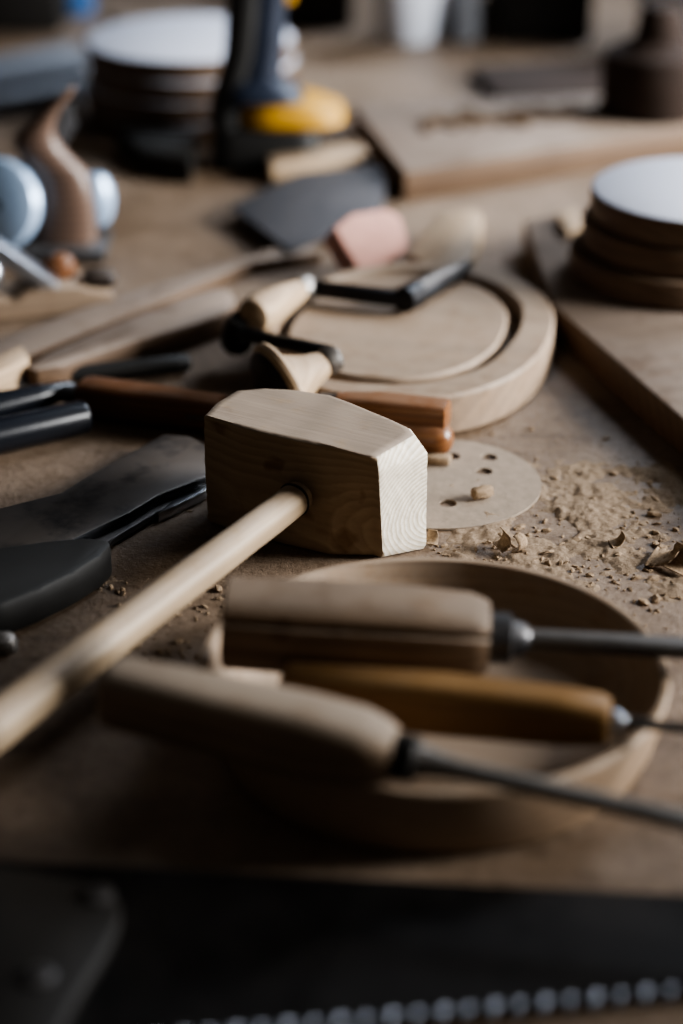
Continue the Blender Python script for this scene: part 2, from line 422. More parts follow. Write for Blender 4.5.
# A: fat split handle, rear one
p0, p1 = P(223, 622, .0580), P(683, 648, .0480)
hl = (P(488, 640, .0525) - p0).length
print('A', hl, (p1 - p0).length)
A = chisel('split_handle_chisel', 'fat weathered chisel with a cracked grey-brown handle, rearmost of three on the dish', p0, p1, hl,
    [(0, .0165, .0165, 3.2), (.0015, .0185, .0188, 3.2), (hl * .3, .0195, .0195, 3), (hl * .7, .0195, .0192, 3), (hl * .93, .0182, .018, 2.8), (hl - .003, .0168, .0165, 2.6), (hl, .0155, .0155, 2.4)],
    M['oldwood'],
    [(hl - .001, .0108, .0108, 2), (hl + .0005, .0118, .0118, 2), (hl + .010, .0115, .0115, 2), (hl + .011, .0085, .0085, 2), (hl + .016, .0075, .0075, 2), (hl + .019, .0050, .0050, 2)],
    [(hl + .012, .0048, .0048, 2), (hl + .05, .0047, .0047, 2.5), (hl + .10, .006, .0040, 4), (hl + .15, .0085, .003, 5), (hl + .185, .0095, .002, 6), (hl + .2, .0095, .0004, 6)],
    [M['darksteel'], M['grey_steel']], notch=(R(157), R(8), .14))
# B: yellow handle, middle one
p0, p1 = P(284, 688, .041), P(683, 728, .0455)
hl = (P(609, 722, .045) - p0).length
B = chisel('slim_chisel', 'slim chisel with a smooth yellow wooden handle, middle one on the dish', p0, p1, hl,
    [(0, .0085, .0095, 3.2), (.002, .0100, .0108, 3.2), (hl * .5, .0115, .0125, 3.6), (hl * .85, .0105, .0118, 3.6), (hl - .004, .0095, .0105, 3.4), (hl, .0080, .0090, 3)],
    M['boxwood'],
    [(hl - .001, .0048, .0048, 2), (hl + .001, .0054, .0054, 2), (hl + .004, .005, .005, 2), (hl + .007, .0028, .0028, 2)],
    [(hl + .005, .0026, .0026, 2), (hl + .05, .0023, .0023, 2), (hl + .09, .004, .0018, 4), (hl + .12, .005, .0012, 5), (hl + .13, .005, .0004, 5)],
    [M['silver'], M['darksteel']])
# C: front one
p0, p1 = P(106, 690, .0600), P(683, 820, .0450)
hl = (P(397, 752, .0515) - p0).length
C_ = chisel('grey_handle_chisel', 'front carving chisel with dusty rounded grey-brown handle and long pale steel shank', p0, p1, hl,
    [(0, .0095, .0100, 3), (.002, .0125, .0130, 3), (.006, .0138, .0142, 3.2), (hl * .4, .0150, .0150, 3.2), (hl * .7, .0165, .0160, 3), (hl * .88, .0160, .0152, 2.7), (hl * .96, .0135, .0130, 2.4), (hl, .0105, .0105, 2.2)],
    M['greywood'],
    [(hl - .001, .0092, .0092, 2), (hl + .0005, .0100, .0100, 2), (hl + .009, .0096, .0096, 2), (hl + .010, .0070, .0070, 2), (hl + .017, .0052, .0052, 2), (hl + .024, .0040, .0040, 2)],
    [(hl + .010, .0072, .0072, 2), (hl + .017, .0056, .0056, 2), (hl + .03, .0040, .0040, 2.2), (hl + .10, .0042, .0036, 2.6), (hl + .16, .0065, .0028, 4), (hl + .2, .009, .002, 5), (hl + .215, .009, .0004, 5)],
    [M['lead'], M['steel']])

# ------------------------------------------------------------------ foreground saw
tz = .006
saw_o = P(341, 930, tz)
b0, b1 = P(-40, 857, tz), P(760, 897, tz)
sang = math.atan2(b1.y - b0.y, b1.x - b0.x)
mw = at((saw_o.x, saw_o.y, 0), sang); inv = mw.inverted()
saw = thing('hand_saw', 'large dark tarnished hand saw lying flat along the front of the bench', 'saw', mw)
l0, l1 = inv @ P(-20, 858, tz), inv @ P(780, 898, tz)
t1, t0 = inv @ P(780, 976, tz), inv @ P(60, 1043, tz)
edge = []
nT = 28
for k in range(nT):
    u, w_ = k / nT, (k + .5) / nT
    q, q2 = t1.lerp(t0, u), t1.lerp(t0, w_)
    edge += [(q.x, q.y + .0012), (q2.x, q2.y - .0052)]
poly = [(l0.x, l0.y), (l1.x, l1.y)][::-1]
poly = [(l0.x, l0.y)] + [(t0.x, t0.y)] + edge[::-1] + [(l1.x, l1.y)]
bm = bmesh.new()
lo = [bm.verts.new((p[0], p[1], .0035)) for p in poly]; hi = [bm.verts.new((p[0], p[1], .005)) for p in poly]
bm.faces.new(lo[::-1]); bm.faces.new(hi)
for k in range(len(poly)): bm.faces.new((lo[k], lo[(k + 1) % len(poly)], hi[(k + 1) % len(poly)], hi[k]))
link('saw_blade', bm, M['sawsteel'], saw, smooth=False)
# set teeth: bright filed tips
bm = bmesh.new()
for k in range(nT):
    q = t1.lerp(t0, (k + .5) / nT); w_ = (t1 - t0).length / nT
    z = .0048 + (.0004 if k % 2 else 0)
    vs = [bm.verts.new(p) for p in ((q.x - w_ * .36, q.y + .0015, z), (q.x + w_ * .36, q.y + .0015, z), (q.x, q.y - .0058, z - .001), (q.x, q.y - .001, z + .0022))]
    for f in ((0, 1, 3), (1, 2, 3), (2, 0, 3), (0, 2, 1)): bm.faces.new([vs[i] for i in f])
link('saw_teeth', bm, M['teeth'], saw, smooth=False)['label'] = 'row of bright filed teeth on the dark blade'
hpx = [(-60, 850), (20, 862), (110, 880), (124, 900), (108, 940), (78, 985), (60, 1020), (40, 1060), (-70, 1060)]
poly = chaikin([(inv @ P(x, y, .016)).xy for x, y in hpx], 2)
bm = prism([tuple(p) for p in poly], .0052, .0135, .0022)
link('saw_handle', bm, M['lead'], saw)
for x, y in ((38, 975), (98, 893)):
    q = inv @ P(x, y, .0145)
    o = link('handle_bolt', lathe([(.0062, 0), (.0065, .0012), (.005, .0022), (.0018, .0024), (.0015, .0014), (0, .0014)], 24), M['darksteel'], saw)
    o.location = (q.x, q.y, .0132)

# ------------------------------------------------------------------ sanding disc and pellet
q0 = P(436, 481, .002)
rr = (P(541, 480, .002) - q0).length
def holed_disc(R_, holes, th):
    cu = bpy.data.curves.new('tmp', 'CURVE'); cu.dimensions = '2D'; cu.fill_mode = 'BOTH'; cu.extrude = th / 2
    def circ(x, y, r, n):
        s = cu.splines.new('POLY'); s.points.add(n - 1); s.use_cyclic_u = True
        for k in range(n): s.points[k].co = (x + r * math.cos(2 * math.pi * k / n), y + r * math.sin(2 * math.pi * k / n), 0, 1)
    circ(0, 0, R_, 96)
    for x, y, r in holes: circ(x, y, r, 20)
    tmp = bpy.data.objects.new('tmp', cu); COL.objects.link(tmp)
    dg = bpy.context.evaluated_depsgraph_get(); dg.update()
    me = bpy.data.meshes.new_from_object(tmp.evaluated_get(dg)); bpy.data.objects.remove(tmp); bpy.data.curves.remove(cu)
    bm = bmesh.new(); bm.from_mesh(me); bpy.data.meshes.remove(me)
    return bm
hs = [(448, 503), (484, 471), (485, 488), (452, 456), (489, 457), (404, 466), (398, 490)]
holes = [((P(x, y, .002) - q0).x, (P(x, y, .002) - q0).y, .0050) for x, y in hs]
sd = link('sanding_disc', holed_disc(rr, holes, .0012), M['paper'], smooth=False)
sd.location = (q0.x, q0.y, .0012)
tag(sd, 'round tan sanding disc with punched holes lying flat behind the mallet', 'sanding disc')
pl = P(482, 495, .004)
o = link('wood_pellet', loft([(-.006, .0028, .0026, 2.2), (-.005, .0036, .0034, 2.3), (.003, .004, .0038, 2.4), (.006, .003, .003, 2.2)], 14, wob=.25, seed=5), M['chip'])
o.matrix_world = at((pl.x, pl.y, .0058), R(25)); tag(o, 'small wooden pellet lying on the sanding disc', 'wood scrap')

# ------------------------------------------------------------------ honey-coloured handles behind the mallet
p0, p1 = P(449, 416, .0255), P(280, 400, .0255)
L = .068
t = thing('square_handle_chisel', 'honey-brown flat-sided chisel handle, upper of two behind the mallet head', 'chisel', frame(p0, p1))
link('handle', loft([(0, .0075, .0065, 4), (.0012, .0095, .0085, 4), (.004, .0100, .009, 4), (L * .6, .0105, .0095, 4), (L, .008, .008, 3)], 32), M['honey'], t)
link('ferrule', cyl(L, L + .012, .007), M['darksteel'], t)
link('blade', loft([(L + .012, .004, .003, 3), (L + .025, .006, .002, 4), (L + .04, .007, .001, 5)], 16), M['darksteel'], t)
p0, p1 = P(453, 440, .0125), P(290, 424, .0125)
L = .085
t = thing('round_handle_chisel', 'glossy round honey-brown chisel handle, lower of two behind the mallet head', 'chisel', frame(p0, p1))
link('handle', loft([(0, .003, .003, 2), (.001, .006, .006, 2), (.004, .0092, .0092, 2), (.009, .0108, .0108, 2), (.02, .0108, .0108, 2), (L * .6, .0112, .0112, 2), (L, .007, .007, 2)], 32), M['honey'], t)
link('ferrule', cyl(L, L + .012, .007), M['darksteel'], t)
link('blade', loft([(L + .012, .004, .003, 3), (L + .05, .005, .002, 4), (L + .08, .006, .001, 5)], 16), M['darksteel'], t)
o = link('wood_chip', prism([(-.008, -.004), (.007, -.005), (.009, .003), (-.006, .005)], 0, .005, .0012), M['chip'])
q = P(437, 466, 0); o.location = (q.x, q.y, .002)
tag(o, 'small pale wood chip on the sanding disc beneath the round honey-brown handle', 'wood scrap')

# ------------------------------------------------------------------ plaque with routed groove
PZ = .027
pf, pn = P(440, 262, PZ), P(430, 400, PZ)
pr, plft = P(550, 322, PZ), P(270, 330, PZ)
pc = Vector(((pr.x + plft.x) / 2, (pf.y + pn.y) / 2, .0006))
ax, ay = (pr.x - plft.x) / 2, (pf.y - pn.y) / 2
print('plaque', pc, ax, ay)
t = thing('routed_plaque', 'round wooden plaque blank with a routed groove, behind the honey-brown chisel handles', 'wooden board', at(pc, R(-14)))
def ell(f, g=1.0, n=96, wobble=0):
    o_ = []
    for k in range(n):
        a = 2 * math.pi * k / n; c, s = sup(a, 2.25)
        w_ = 1 + wobble * noise.noise(Vector((c * 3, s * 3, f * 9)))
        o_.append((c * ax * f * w_, s * ay * f * g * w_))
    return o_
def ringstack(rings, bm=None):
    bm = bm or bmesh.new(); rr_ = []
    for pts_, z in rings: rr_.append([bm.verts.new((p[0], p[1], z)) for p in pts_])
    n = len(rr_[0])
    for a, b in zip(rr_, rr_[1:]):
        for k in range(n): bm.faces.new((a[k], a[(k + 1) % n], b[(k + 1) % n], b[k]))
    bm.faces.new(rr_[0][::-1]); bm.faces.new(rr_[-1])
    return bm
def off(pts_, dx, dy): return [(p[0] + dx, p[1] + dy) for p in pts_]
def inn(f, w_): return off(ell(f, 1, wobble=w_), -.008, .002)
link('plaque_rim', ringstack([(ell(.97), 0), (ell(1.0), .002), (ell(1.0), PZ - .002), (ell(.985), PZ), (inn(.86, .015), PZ), (inn(.85, .015), PZ - .002), (inn(.845, .015), .012), (inn(.3, 0), .012)]), M['plywood'], t)
link('plaque_panel', ringstack([(inn(.755, .02), .0122), (inn(.755, .02), PZ - .003), (inn(.74, .02), PZ - .001), (inn(.3, 0), PZ - .0015)]), M['plywood'], t)

# drawknives
def bar(a, b, w_, h, mat, t, name):
    m = frame(a, b); L = (Vector(b) - Vector(a)).length
    o = link(name, loft([(0, w_ * .8, h * .8, 3), (.002, w_, h, 3), (L - .002, w_, h, 3), (L, w_ * .8, h * .8, 3)], 20), mat, t)
    o.matrix_world = m; return o
def handle_obj(a, b, st, mat, t, name, n=28):
    m = frame(a, b); o = link(name, loft(st, n), mat, t); o.matrix_world = m; return o
root = P(360, 300, PZ)
t = thing('drawknife', 'small drawknife with pale handle and black bar lying on the routed plaque', 'drawknife', at((root.x, root.y, PZ)))
def keep(o, t):
    w_ = o.matrix_world.copy(); o.parent = t; o.matrix_parent_inverse = t.matrix_world.inverted(); o.matrix_world = w_
def hand(t, a, b, st, mat, name, n=28):
    o = link(name, loft(st, n), mat); o.matrix_world = frame(a, b); keep(o, t); return o
ha, hb = P(250, 318, PZ + .013), P(298, 291, PZ + .011)
L = (hb - ha).length
hand(t, ha, hb, [(0, .006, .006, 2), (.003, .0115, .0115, 2), (.012, .0135, .0135, 2), (L * .5, .0118, .0118, 2), (L * .9, .0085, .0085, 2), (L, .0078, .0078, 2)], M['palewood'], 'handle')['label'] = 'pale turned handle'
hc = P(303, 288, PZ + .011); hd_ = P(309, 285, PZ + .011)
hand(t, hb, hb + (hb - ha).normalized() * .013, [(0, .0085, .0085, 2), (.001, .009, .009, 2), (.012, .008, .008, 2), (.013, .006, .006, 2)], M['steel'], 'ferrule')
e0, e1 = P(305, 287, PZ + .010), P(404, 299, PZ + .010)
Lb = (e1 - e0).length
hand(t, e0, e1, [(0, .004, .004, 3), (.003, .0055, .0055, 3), (Lb - .003, .0055, .0055, 3), (Lb, .004, .004, 3)], M['black'], 'blade')
g0, g1 = P(402, 301, PZ + .010), P(470, 264, PZ + .008)
Lg = (g1 - g0).length
hand(t, g0, g1, [(0, .006, .006, 2), (.002, .009, .009, 2), (.018, .0095, .0095, 2), (.02, .008, .008, 2)], M['black'], 'ferrule')
hand(t, g0, g1, [(.018, .008, .008, 2), (.03, .0085, .0085, 2), (Lg * .7, .007, .007, 2), (Lg * .95, .0045, .0045, 2), (Lg, .002, .002, 2)], M['bladesteel'], 'handle')['label'] = 'grey tapering handle'

root = P(290, 375, 0)
t = thing('inshave', 'drawknife with flared mushroom handle in shadow just behind the mallet head', 'drawknife', at((root.x, root.y, 0)))
ha, hb = P(274, 391, .0315), P(325, 363, .0425)
L = (hb - ha).length
hand(t, ha, hb, [(-.0075, .006, .006, 2), (-.0055, .016, .016, 2), (-.002, .024, .024, 2), (.0015, .0265, .0265, 2), (.002, .02, .02, 2)], M['darkwood'], 'handle_end', 40)['label'] = 'domed end of the handle, its shade painted dark'  # dome face coloured dark to paint in its shade
hand(t, ha, hb, [(0, .025, .025, 2), (.003, .029, .029, 2), (.0055, .0298, .0298, 2), (.0075, .0290, .0290, 2), (L * .32, .0185, .0185, 2), (L * .7, .0110, .0110, 2), (L * .93, .0085, .0085, 2), (L, .0075, .0075, 2)], M['palewood'], 'handle', 40)
hand(t, hb, hb + (hb - ha).normalized() * .01, [(0, .0082, .0082, 2), (.001, .0088, .0088, 2), (.008, .0084, .0084, 2), (.01, .006, .006, 2)], M['steel'], 'ferrule')
e0, e1 = P(240, 333, .032), P(330, 353, .041)
Lb = (e1 - e0).length
hand(t, e0, e1, [(0, .003, .003, 3), (.003, .0045, .0045, 3), (Lb - .003, .0045, .0045, 3), (Lb, .003, .003, 3)], M['black'], 'blade')
k0, k1 = P(232, 333, .028), P(244, 325, .030)
hand(t, k0, k1, [(0, .004, .004, 2), (.002, .0068, .0068, 2), (.009, .0068, .0068, 2), (.012, .004, .004, 2)], M['steel'], 'end_knob')
hand(t, P(236, 345, .014), P(238, 330, .028), [(0, .009, .009, 2), (.004, .011, .011, 2), (.02, .010, .010, 2), (.03, .006, .006, 2)], M['rubber'], 'handle')['label'] = 'black handle behind the mallet'

# ------------------------------------------------------------------ things behind the plaque
nrm = Vector((.42, -.62, .66)).normalized()
zx = Vector((0, 0, 1)).cross(nrm).normalized(); zy = nrm.cross(zx)
Yq = 1.40
while True:
    q = V(372, 243, Yq); m = Matrix((zx, zy, nrm)).transposed().to_4x4(); m.translation = q; inv = m.inverted()
    outl = []
    for x, y in [(333, 228), (352, 213), (386, 208), (401, 216), (409, 242), (402, 254), (362, 276)]:
        r_ = ray(x, y); o_ = Vector((0, 0, CAMH)); w_ = o_ + r_ * ((q - o_).dot(nrm) / r_.dot(nrm))
        l_ = inv @ w_; outl.append((l_.x, l_.y))
    low = min((m @ Vector((x, y, z))).z for x, y in outl for z in (0, -.022))
    if low < .0015: break
    Yq += .002
o = link('sanding_block', prism(outl, -.022, 0, .003, 3), M['pink']); o.matrix_world = m
tag(o, 'dusty pink sanding block tilted up behind the routed plaque', 'sanding block')
slab('wood_offcut', [(404, 252), (438, 210), (476, 207), (483, 214), (474, 258), (436, 268)], .0, .026, M['palewood'], 'pale tapered wood offcut beside the pink sanding block', 'wood offcut', bev=.004)
slab('sandpaper_sheet', [(231, 206), (300, 172), (386, 163), (384, 205), (335, 232), (290, 250)], .010, .013, M['slate'], 'dark slate-grey abrasive sheet lying in front of the drill', 'sandpaper', bev=.0006)
slab('wood_offcut', [(267, 155), (359, 141), (371, 152), (272, 166)], .0, .018, M['palewood'], 'narrow tan batten lying between drill and dark abrasive sheet', 'wood offcut', bev=.002)

# right plank + stack of discs
slab('plank', [(524, 220), (640, 200), (800, 150), (1000, 400), (860, 568), (683, 419), (553, 305)], 0, .024, M['plank'], 'thick brown plank at the right edge under a stack of discs', 'plank', bev=.002)
o = link('sawdust_pile', bmesh.new(), M['dust']); bpy.data.objects.remove(o)
def stack(cx, cyt, rad, zbase, n, th, name, labels, group, yref, jit=.002, shift=None):
    top = zbase + n * th
    c = P(cx, cyt, top)
    for k in range(n):
        o = link(name, lathe([(rad - .003, 0), (rad - .0005, .0015), (rad, .004), (rad, th - .004), (rad - .0008, th - .0016), (rad - .003, th - .0003), (0, th - .0003)], 80, wob=.006, seed=k * 3.1), M['disc'] if (k == n - 1 or n == 4) else M['disc_shaded'])
        j = (random.uniform(-jit, jit), random.uniform(-jit, jit)) if k < n - 1 else (0, 0)
        if shift: j = shift[k]
        o.matrix_world = at((c.x + j[0], c.y + j[1], zbase + k * th), random.uniform(0, 6))
        tag(o, labels[k], 'wooden disc', group)
    return c, top
slab('wood_scrap', [(556, 213), (577, 208), (581, 222), (567, 231)], .0242, .031, M['palewood'], 'small pale wood scrap on the far corner of the right plank', 'wood scrap', bev=.001)
cR = P(704, 187, .0875); rR = (P(592, 187, .0875) - cR).length
stack(704, 187, rR, .0245, 3, .021, 'wooden_disc', ['round wooden disc, lowest of the stack on the right plank', 'round wooden disc, middle of the stack on the right plank', 'round wooden disc with pale dusty face, top of the stack on the right plank'], 'discs stacked on the right plank', 1.5, .001, [(-.0135, -.003), (-.005, 0), (0, 0)])
cL = P(190, 36, .076); rL = (P(86, 36, .076) - cL).length
print('stack radii', rR, rL)
stack(190, 36, rL, .0005, 4, .019, 'wooden_disc', ['round wooden disc at the bottom of the stack left of the drill', 'round wooden disc second from the bottom, stack left of the drill', 'round wooden disc just under the top one, stack left of the drill', 'round wooden disc with pale face topping the stack left of the drill'], 'discs stacked left of the drill', 2.1, .004)

# back plank
slab('plank', [(405, 172), (700, 124), (640, 92), (352, 104)], 0, .026, M['plank'], 'wide tan plank at the back, lying right of the drill', 'plank', bev=.002)
bmc = bmesh.new()
for k in range(260):
    u = random.random(); px_ = 425 + 215 * u; py_ = 124 - 16 * u + random.gauss(0, 3.2)
    c = P(px_, py_, .0265); s = random.uniform(.002, .006)
    bmesh.ops.create_icosphere(bmc, subdivisions=1, radius=s, matrix=Matrix.Translation((c.x, c.y, .026 + s * .3)) @ Matrix.Rotation(random.random() * 6, 4, 'Z') @ Matrix.Diagonal((1.6, 1, .5, 1)))
tag(link('wood_crumbs', bmc, M['brownchip'], smooth=False), 'row of brown wood crumbs strewn along the back plank', 'sawdust', kind='stuff')

# ------------------------------------------------------------------ cordless drill
dq = P(268, 173, 0)
Yd = dq.y + .035
def dx(px, py): v = V(px, py, Yd); return (v.x - dq.x, v.z)
t = thing('cordless_drill', 'cordless drill with navy grip and yellow foot standing on its battery', 'power drill', at((dq.x, Yd, 0), 0))
def vloft(st, mat, name, n=32):
    """stations (z, cx, cy, rx, ry, p) up local z"""
    bm = bmesh.new(); rings = []
    for z, cx, cy, rx, ry, p in st:
        rings.append([bm.verts.new((cx + sup(2 * math.pi * k / n, p)[0] * rx, cy + sup(2 * math.pi * k / n, p)[1] * ry, z)) for k in range(n)])
    for a, b in zip(rings, rings[1:]):
        for k in range(n): bm.faces.new((a[k], a[(k + 1) % n], b[(k + 1) % n], b[k]))
    bm.faces.new(rings[0][::-1]); bm.faces.new(rings[-1])
    return bm
link('battery', vloft([(0.0005, -.002, 0, .044, .034, 5), (.003, -.002, 0, .047, .037, 5), (.030, -.002, 0, .047, .037, 5), (.036, -.002, 0, .044, .034, 5)], M['rubber'], ''), M['rubber'], t)
link('foot', vloft([(.0365, .018, 0, .040, .034, 3.2), (.040, .020, 0, .046, .037, 3.0), (.050, .020, 0, .045, .036, 2.8), (.058, .012, 0, .034, .032, 2.6)], M['yellow'], ''), M['yellow'], t)['label'] = 'yellow flared foot above the battery'
link('grip_base', vloft([(.0585, -.004, -.004, .036, .030, 3), (.066, -.006, -.004, .034, .028, 2.6), (.076, -.014, 0, .026, .024, 2.4)], M['drillblue'], ''), M['drillblue'], t)
link('grip', vloft([(.0765, -.008, 0, .020, .022, 2.4), (.10, -.004, 0, .0185, .020, 2.4), (.13, -.002, 0, .0185, .019, 2.4), (.16, 0, 0, .020, .020, 2.4), (.185, 0, 0, .022, .022, 2.4)], None, ''), M['drillblue'], t)
link('rubber_backstrap', vloft([(.0365, -.036, 0, .016, .030, 2.6), (.058, -.034, 0, .016, .026, 2.4), (.08, -.027, -.003, .015, .021, 2.4), (.10, -.022, -.004, .015, .019, 2.4), (.15, -.017, -.004, .016, .019, 2.4), (.185, -.015, -.002, .018, .022, 2.4)], None, ''), M['rubber'], t)
link('trigger', box((.008, -.009, .138), (.024, .009, .166), .004), M['yellow'], t)
bd = link('motor_housing', loft([(-.075, .02, .022, 2.4), (-.07, .03, .03, 2.4), (.03, .032, .032, 2.4), (.06, .026, .026, 2.2), (.062, .02, .02, 2)], 32), M['yellow'], t); bd.location = (0, 0, .212)
ck = link('chuck', loft([(.062, .019, .019, 2), (.08, .02, .02, 2), (.10, .018, .018, 2), (.112, .008, .008, 2)], 24), M['black'], t); ck.location = (0, 0, .212)
slab('black_sanding_block', [(114, 124), (196, 131), (191, 160), (140, 150)], 0, .022, M['rubber'], 'small black block lying in front of the left disc stack', 'block', bev=.003)

# ------------------------------------------------------------------ jack plane at left edge
pq = P(60, 242, .008)
Yp = pq.y
mp_ = at((pq.x, Yp, 0))
t = thing('hand_plane', 'metal hand plane with S-curved wooden tote and pale round cap at the left edge', 'hand plane', mp_)
lp = lambda x, y: ((V(x, y, Yp).x - pq.x), V(x, y, Yp).z)
lo_x = lp(-150, 240)[0]; hi_x = lp(108, 240)[0]
link('plane_body', box((lo_x, -.028, .0005), (hi_x, .034, .010), .002), M['darksteel'], t)
st = []
for xl, xr, y, ry in [(32, 98, 241, .014), (36, 97, 225, .013), (40, 96, 205, .013), (42, 93, 190, .0125), (36, 87, 172, .012), (22, 72, 157, .012), (13, 61, 145, .0115), (17, 54, 132, .011), (31, 56, 120, .010), (44, 62, 108, .009), (56, 71, 97, .007), (66, 75, 89, .005), (71, 75, 86, .002)]:
    a_, z_ = lp(xl, y); b_, _ = lp(xr, y)
    st.append((z_, (a_ + b_) / 2, 0, (b_ - a_) / 2, ry, 2.3))
bm = vloft(st, None, '')
link('tote', bm, M['totewood'], t, angle=80)['label'] = 'S-curved brown wooden tote'
kx, kz = lp(95, 204)
kb = link('rear_knob', lathe([(0, -.021), (.008, -.019), (.0125, -.011), (.0140, 0), (.0125, .011), (.008, .019), (0, .021)], 32), M['bluewhite'], t)
kb.location = (kx, .012, kz)
cx_, cz_ = lp(3, 198)
rows = []
prof_ = [(0, -.014), (.012, -.0135), (.024, -.010), (.030, -.003), (.0315, .003), (.029, .009), (.02, .013), (0, .014)]
cp = link('lever_cap', lathe(prof_, 48), M['bluewhite'], t)
cp.matrix_local = Matrix.Translation((cx_, -.016, cz_)) @ Matrix.Rotation(R(72), 4, 'X') @ Matrix.Rotation(R(-18), 4, 'Y') @ Matrix.Scale(1.12, 4)
cp['label'] = 'pale blue-white rounded steel cap'
sx_, sz_ = lp(4, 193)
sw = link('cap_screw', lathe([(.0035, 0), (.0038, .001), (.003, .002), (0, .002)], 16), M['black'], t)
sw.matrix_local = Matrix.Translation((sx_, -.031, sz_)) @ Matrix.Rotation(R(72), 4, 'X')
link('frog', loft([(lp(-40, 200)[0], .018, .02, 4, 0, .028), (lp(30, 200)[0], .016, .014, 4, 0, .022)], 16), M['black'], t)
bk = link('iron', prism([(-.012, -.004), (.012, -.004), (.010, .075), (-.004, .088), (-.012, .08)], 0, .004, .001), M['darksteel'], t)
bx_, bz_ = lp(12, 150)
bk.matrix_local = Matrix.Translation((bx_ - .005, .02, bz_ - .045)) @ Matrix.Rotation(R(35), 4, 'Y') @ Matrix.Rotation(R(80), 4, 'X')

# block plane in front of it
bq = P(55, 308, 0)
t = thing('block_plane', 'small low block plane with steel wedge in front of the S-handled plane', 'hand plane', at((bq.x, bq.y, 0), R(14)))
sec = [(-.09, 0), (.030, 0), (.040, .006), (.040, .012), (.012, .020), (-.02, .020), (-.03, .014), (-.09, .022)]
bm = bmesh.new()
lo = [bm.verts.new((x, -.02, z + .0005)) for x, z in sec]; hi = [bm.verts.new((x, .024, z + .0005)) for x, z in sec]
bm.faces.new(lo); bm.faces.new(hi[::-1])
for k in range(len(sec)): bm.faces.new((lo[k], lo[(k + 1) % len(sec)], hi[(k + 1) % len(sec)], hi[k]))
bmesh.ops.recalc_face_normals(bm, faces=bm.faces[:]); bmesh.ops.bevel(bm, geom=bm.edges[:], offset=.0015, segments=2, affect='EDGES')
link('plane_body', bm, M['plywood'], t)
iw = link('plane_iron', box((-.030, -.013, -.006), (.030, .013, .005), .002), M['silver'], t)
iw.matrix_local = Matrix.Translation((-.022, -.002, .036)) @ Matrix.Rotation(R(40), 4, 'Y')
kn = link('adjuster_knob', lathe([(0, -.011), (.006, -.010), (.0098, -.004), (.0098, .004), (.006, .010), (0, .011)], 24), M['silver'], t); kn.location = (-.046, -.014, .034)
kn2 = link('front_knob', lathe([(.011, 0), (.0125, .006), (.011, .012), (.006, .016), (0, .017)], 24), M['brown'], t); kn2.location = (.006, .012, .0195)
kn3 = link('toe_piece', loft([(0, .008, .005, 3), (.004, .010, .007, 3), (.018, .010, .006, 3), (.022, .006, .004, 3)], 20), M['darkwood'], t); kn3.location = (.022, 0, .0195)

# ------------------------------------------------------------------ strips and sticks on the left
slab('thin_board', [(-20, 346), (110, 298), (300, 240), (322, 252), (254, 262), (29, 354), (-20, 374)], 0, .009, M['plank'], 'thin long tan board running diagonally beneath the left planes', 'board', bev=.0008)
slab('tapered_stick', [(20, 364), (120, 320), (212, 285), (232, 290), (237, 302), (225, 314), (120, 345), (40, 372)], 0, .018, M['plank'], 'brown tapered wooden stick with rounded end pointing at the drawknives', 'wooden stick', bev=.003, rnd=1)
slab('wood_offcut', [(-30, 368), (22, 345), (29, 357), (-30, 385)], 0, .022, M['palewood'], 'pale square-ended wood stick cut off by the left edge', 'wood offcut', bev=.0015)
def tool(name, label, cat, p0, p1, parts, group=None):
    t = thing(name, label, cat, frame(p0, p1), group)
    for nm, st, mat in parts: link(nm, loft(st, 28), mat, t)
    return t
p0, p1 = P(190, 362, .007), P(20, 380, .007)
tool('file', 'dark file with black handle lying behind the red-brown wooden handle', 'file', p0, p1, [
    ('handle', [(0, .004, .004, 2), (.003, .0062, .006, 2), (.03, .0065, .006, 2), (.075, .0058, .0055, 2), (.085, .005, .005, 2)], M['rubber']),
    ('blade', [(.085, .003, .003, 3), (.1, .008, .003, 5), (.20, .008, .003, 5)], M['darksteel'])])
p0, p1 = P(224, 414, .0125), P(82, 396, .0125)
L = (p1 - p0).length
tool('wooden_handle_tool', 'flat red-brown wooden tool handle lying left of the mallet head', 'tool', p0, p1, [
    ('handle', [(0, .008, .007, 4), (.002, .0105, .0105, 4), (L * .5, .0115, .0115, 4), (L * .95, .0122, .0118, 4), (L, .0105, .0105, 4)], M['brown']),
    ('tang', [(L, .005, .005, 3), (L + .012, .006, .005, 3), (L + .018, .007, .003, 4)], M['darksteel'])])
p0, p1 = P(76, 388, .0115), P(-20, 412, .0115)
tool('black_handle_chisel', 'black-handled tool with grey sheen at the left edge, the rear of two', 'chisel', p0, p1, [
    ('handle', [(0, .003, .003, 2), (.004, .006, .006, 2), (.03, .0085, .0085, 2), (.06, .0105, .0105, 2), (.12, .011, .011, 2)], M['blackplastic'])], )
p0, p1 = P(87, 416, .0115), P(-20, 440, .0115)
tool('black_handle_chisel', 'glossy black blunt-ended tool handle at the left edge, front of two', 'chisel', p0, p1, [
    ('handle', [(0, .0085, .0085, 2), (.001, .0098, .0098, 2), (.003, .0105, .0105, 2), (.06, .0108, .0108, 2), (.065, .0118, .0118, 2), (.13, .012, .012, 2)], M['blackplastic'])])

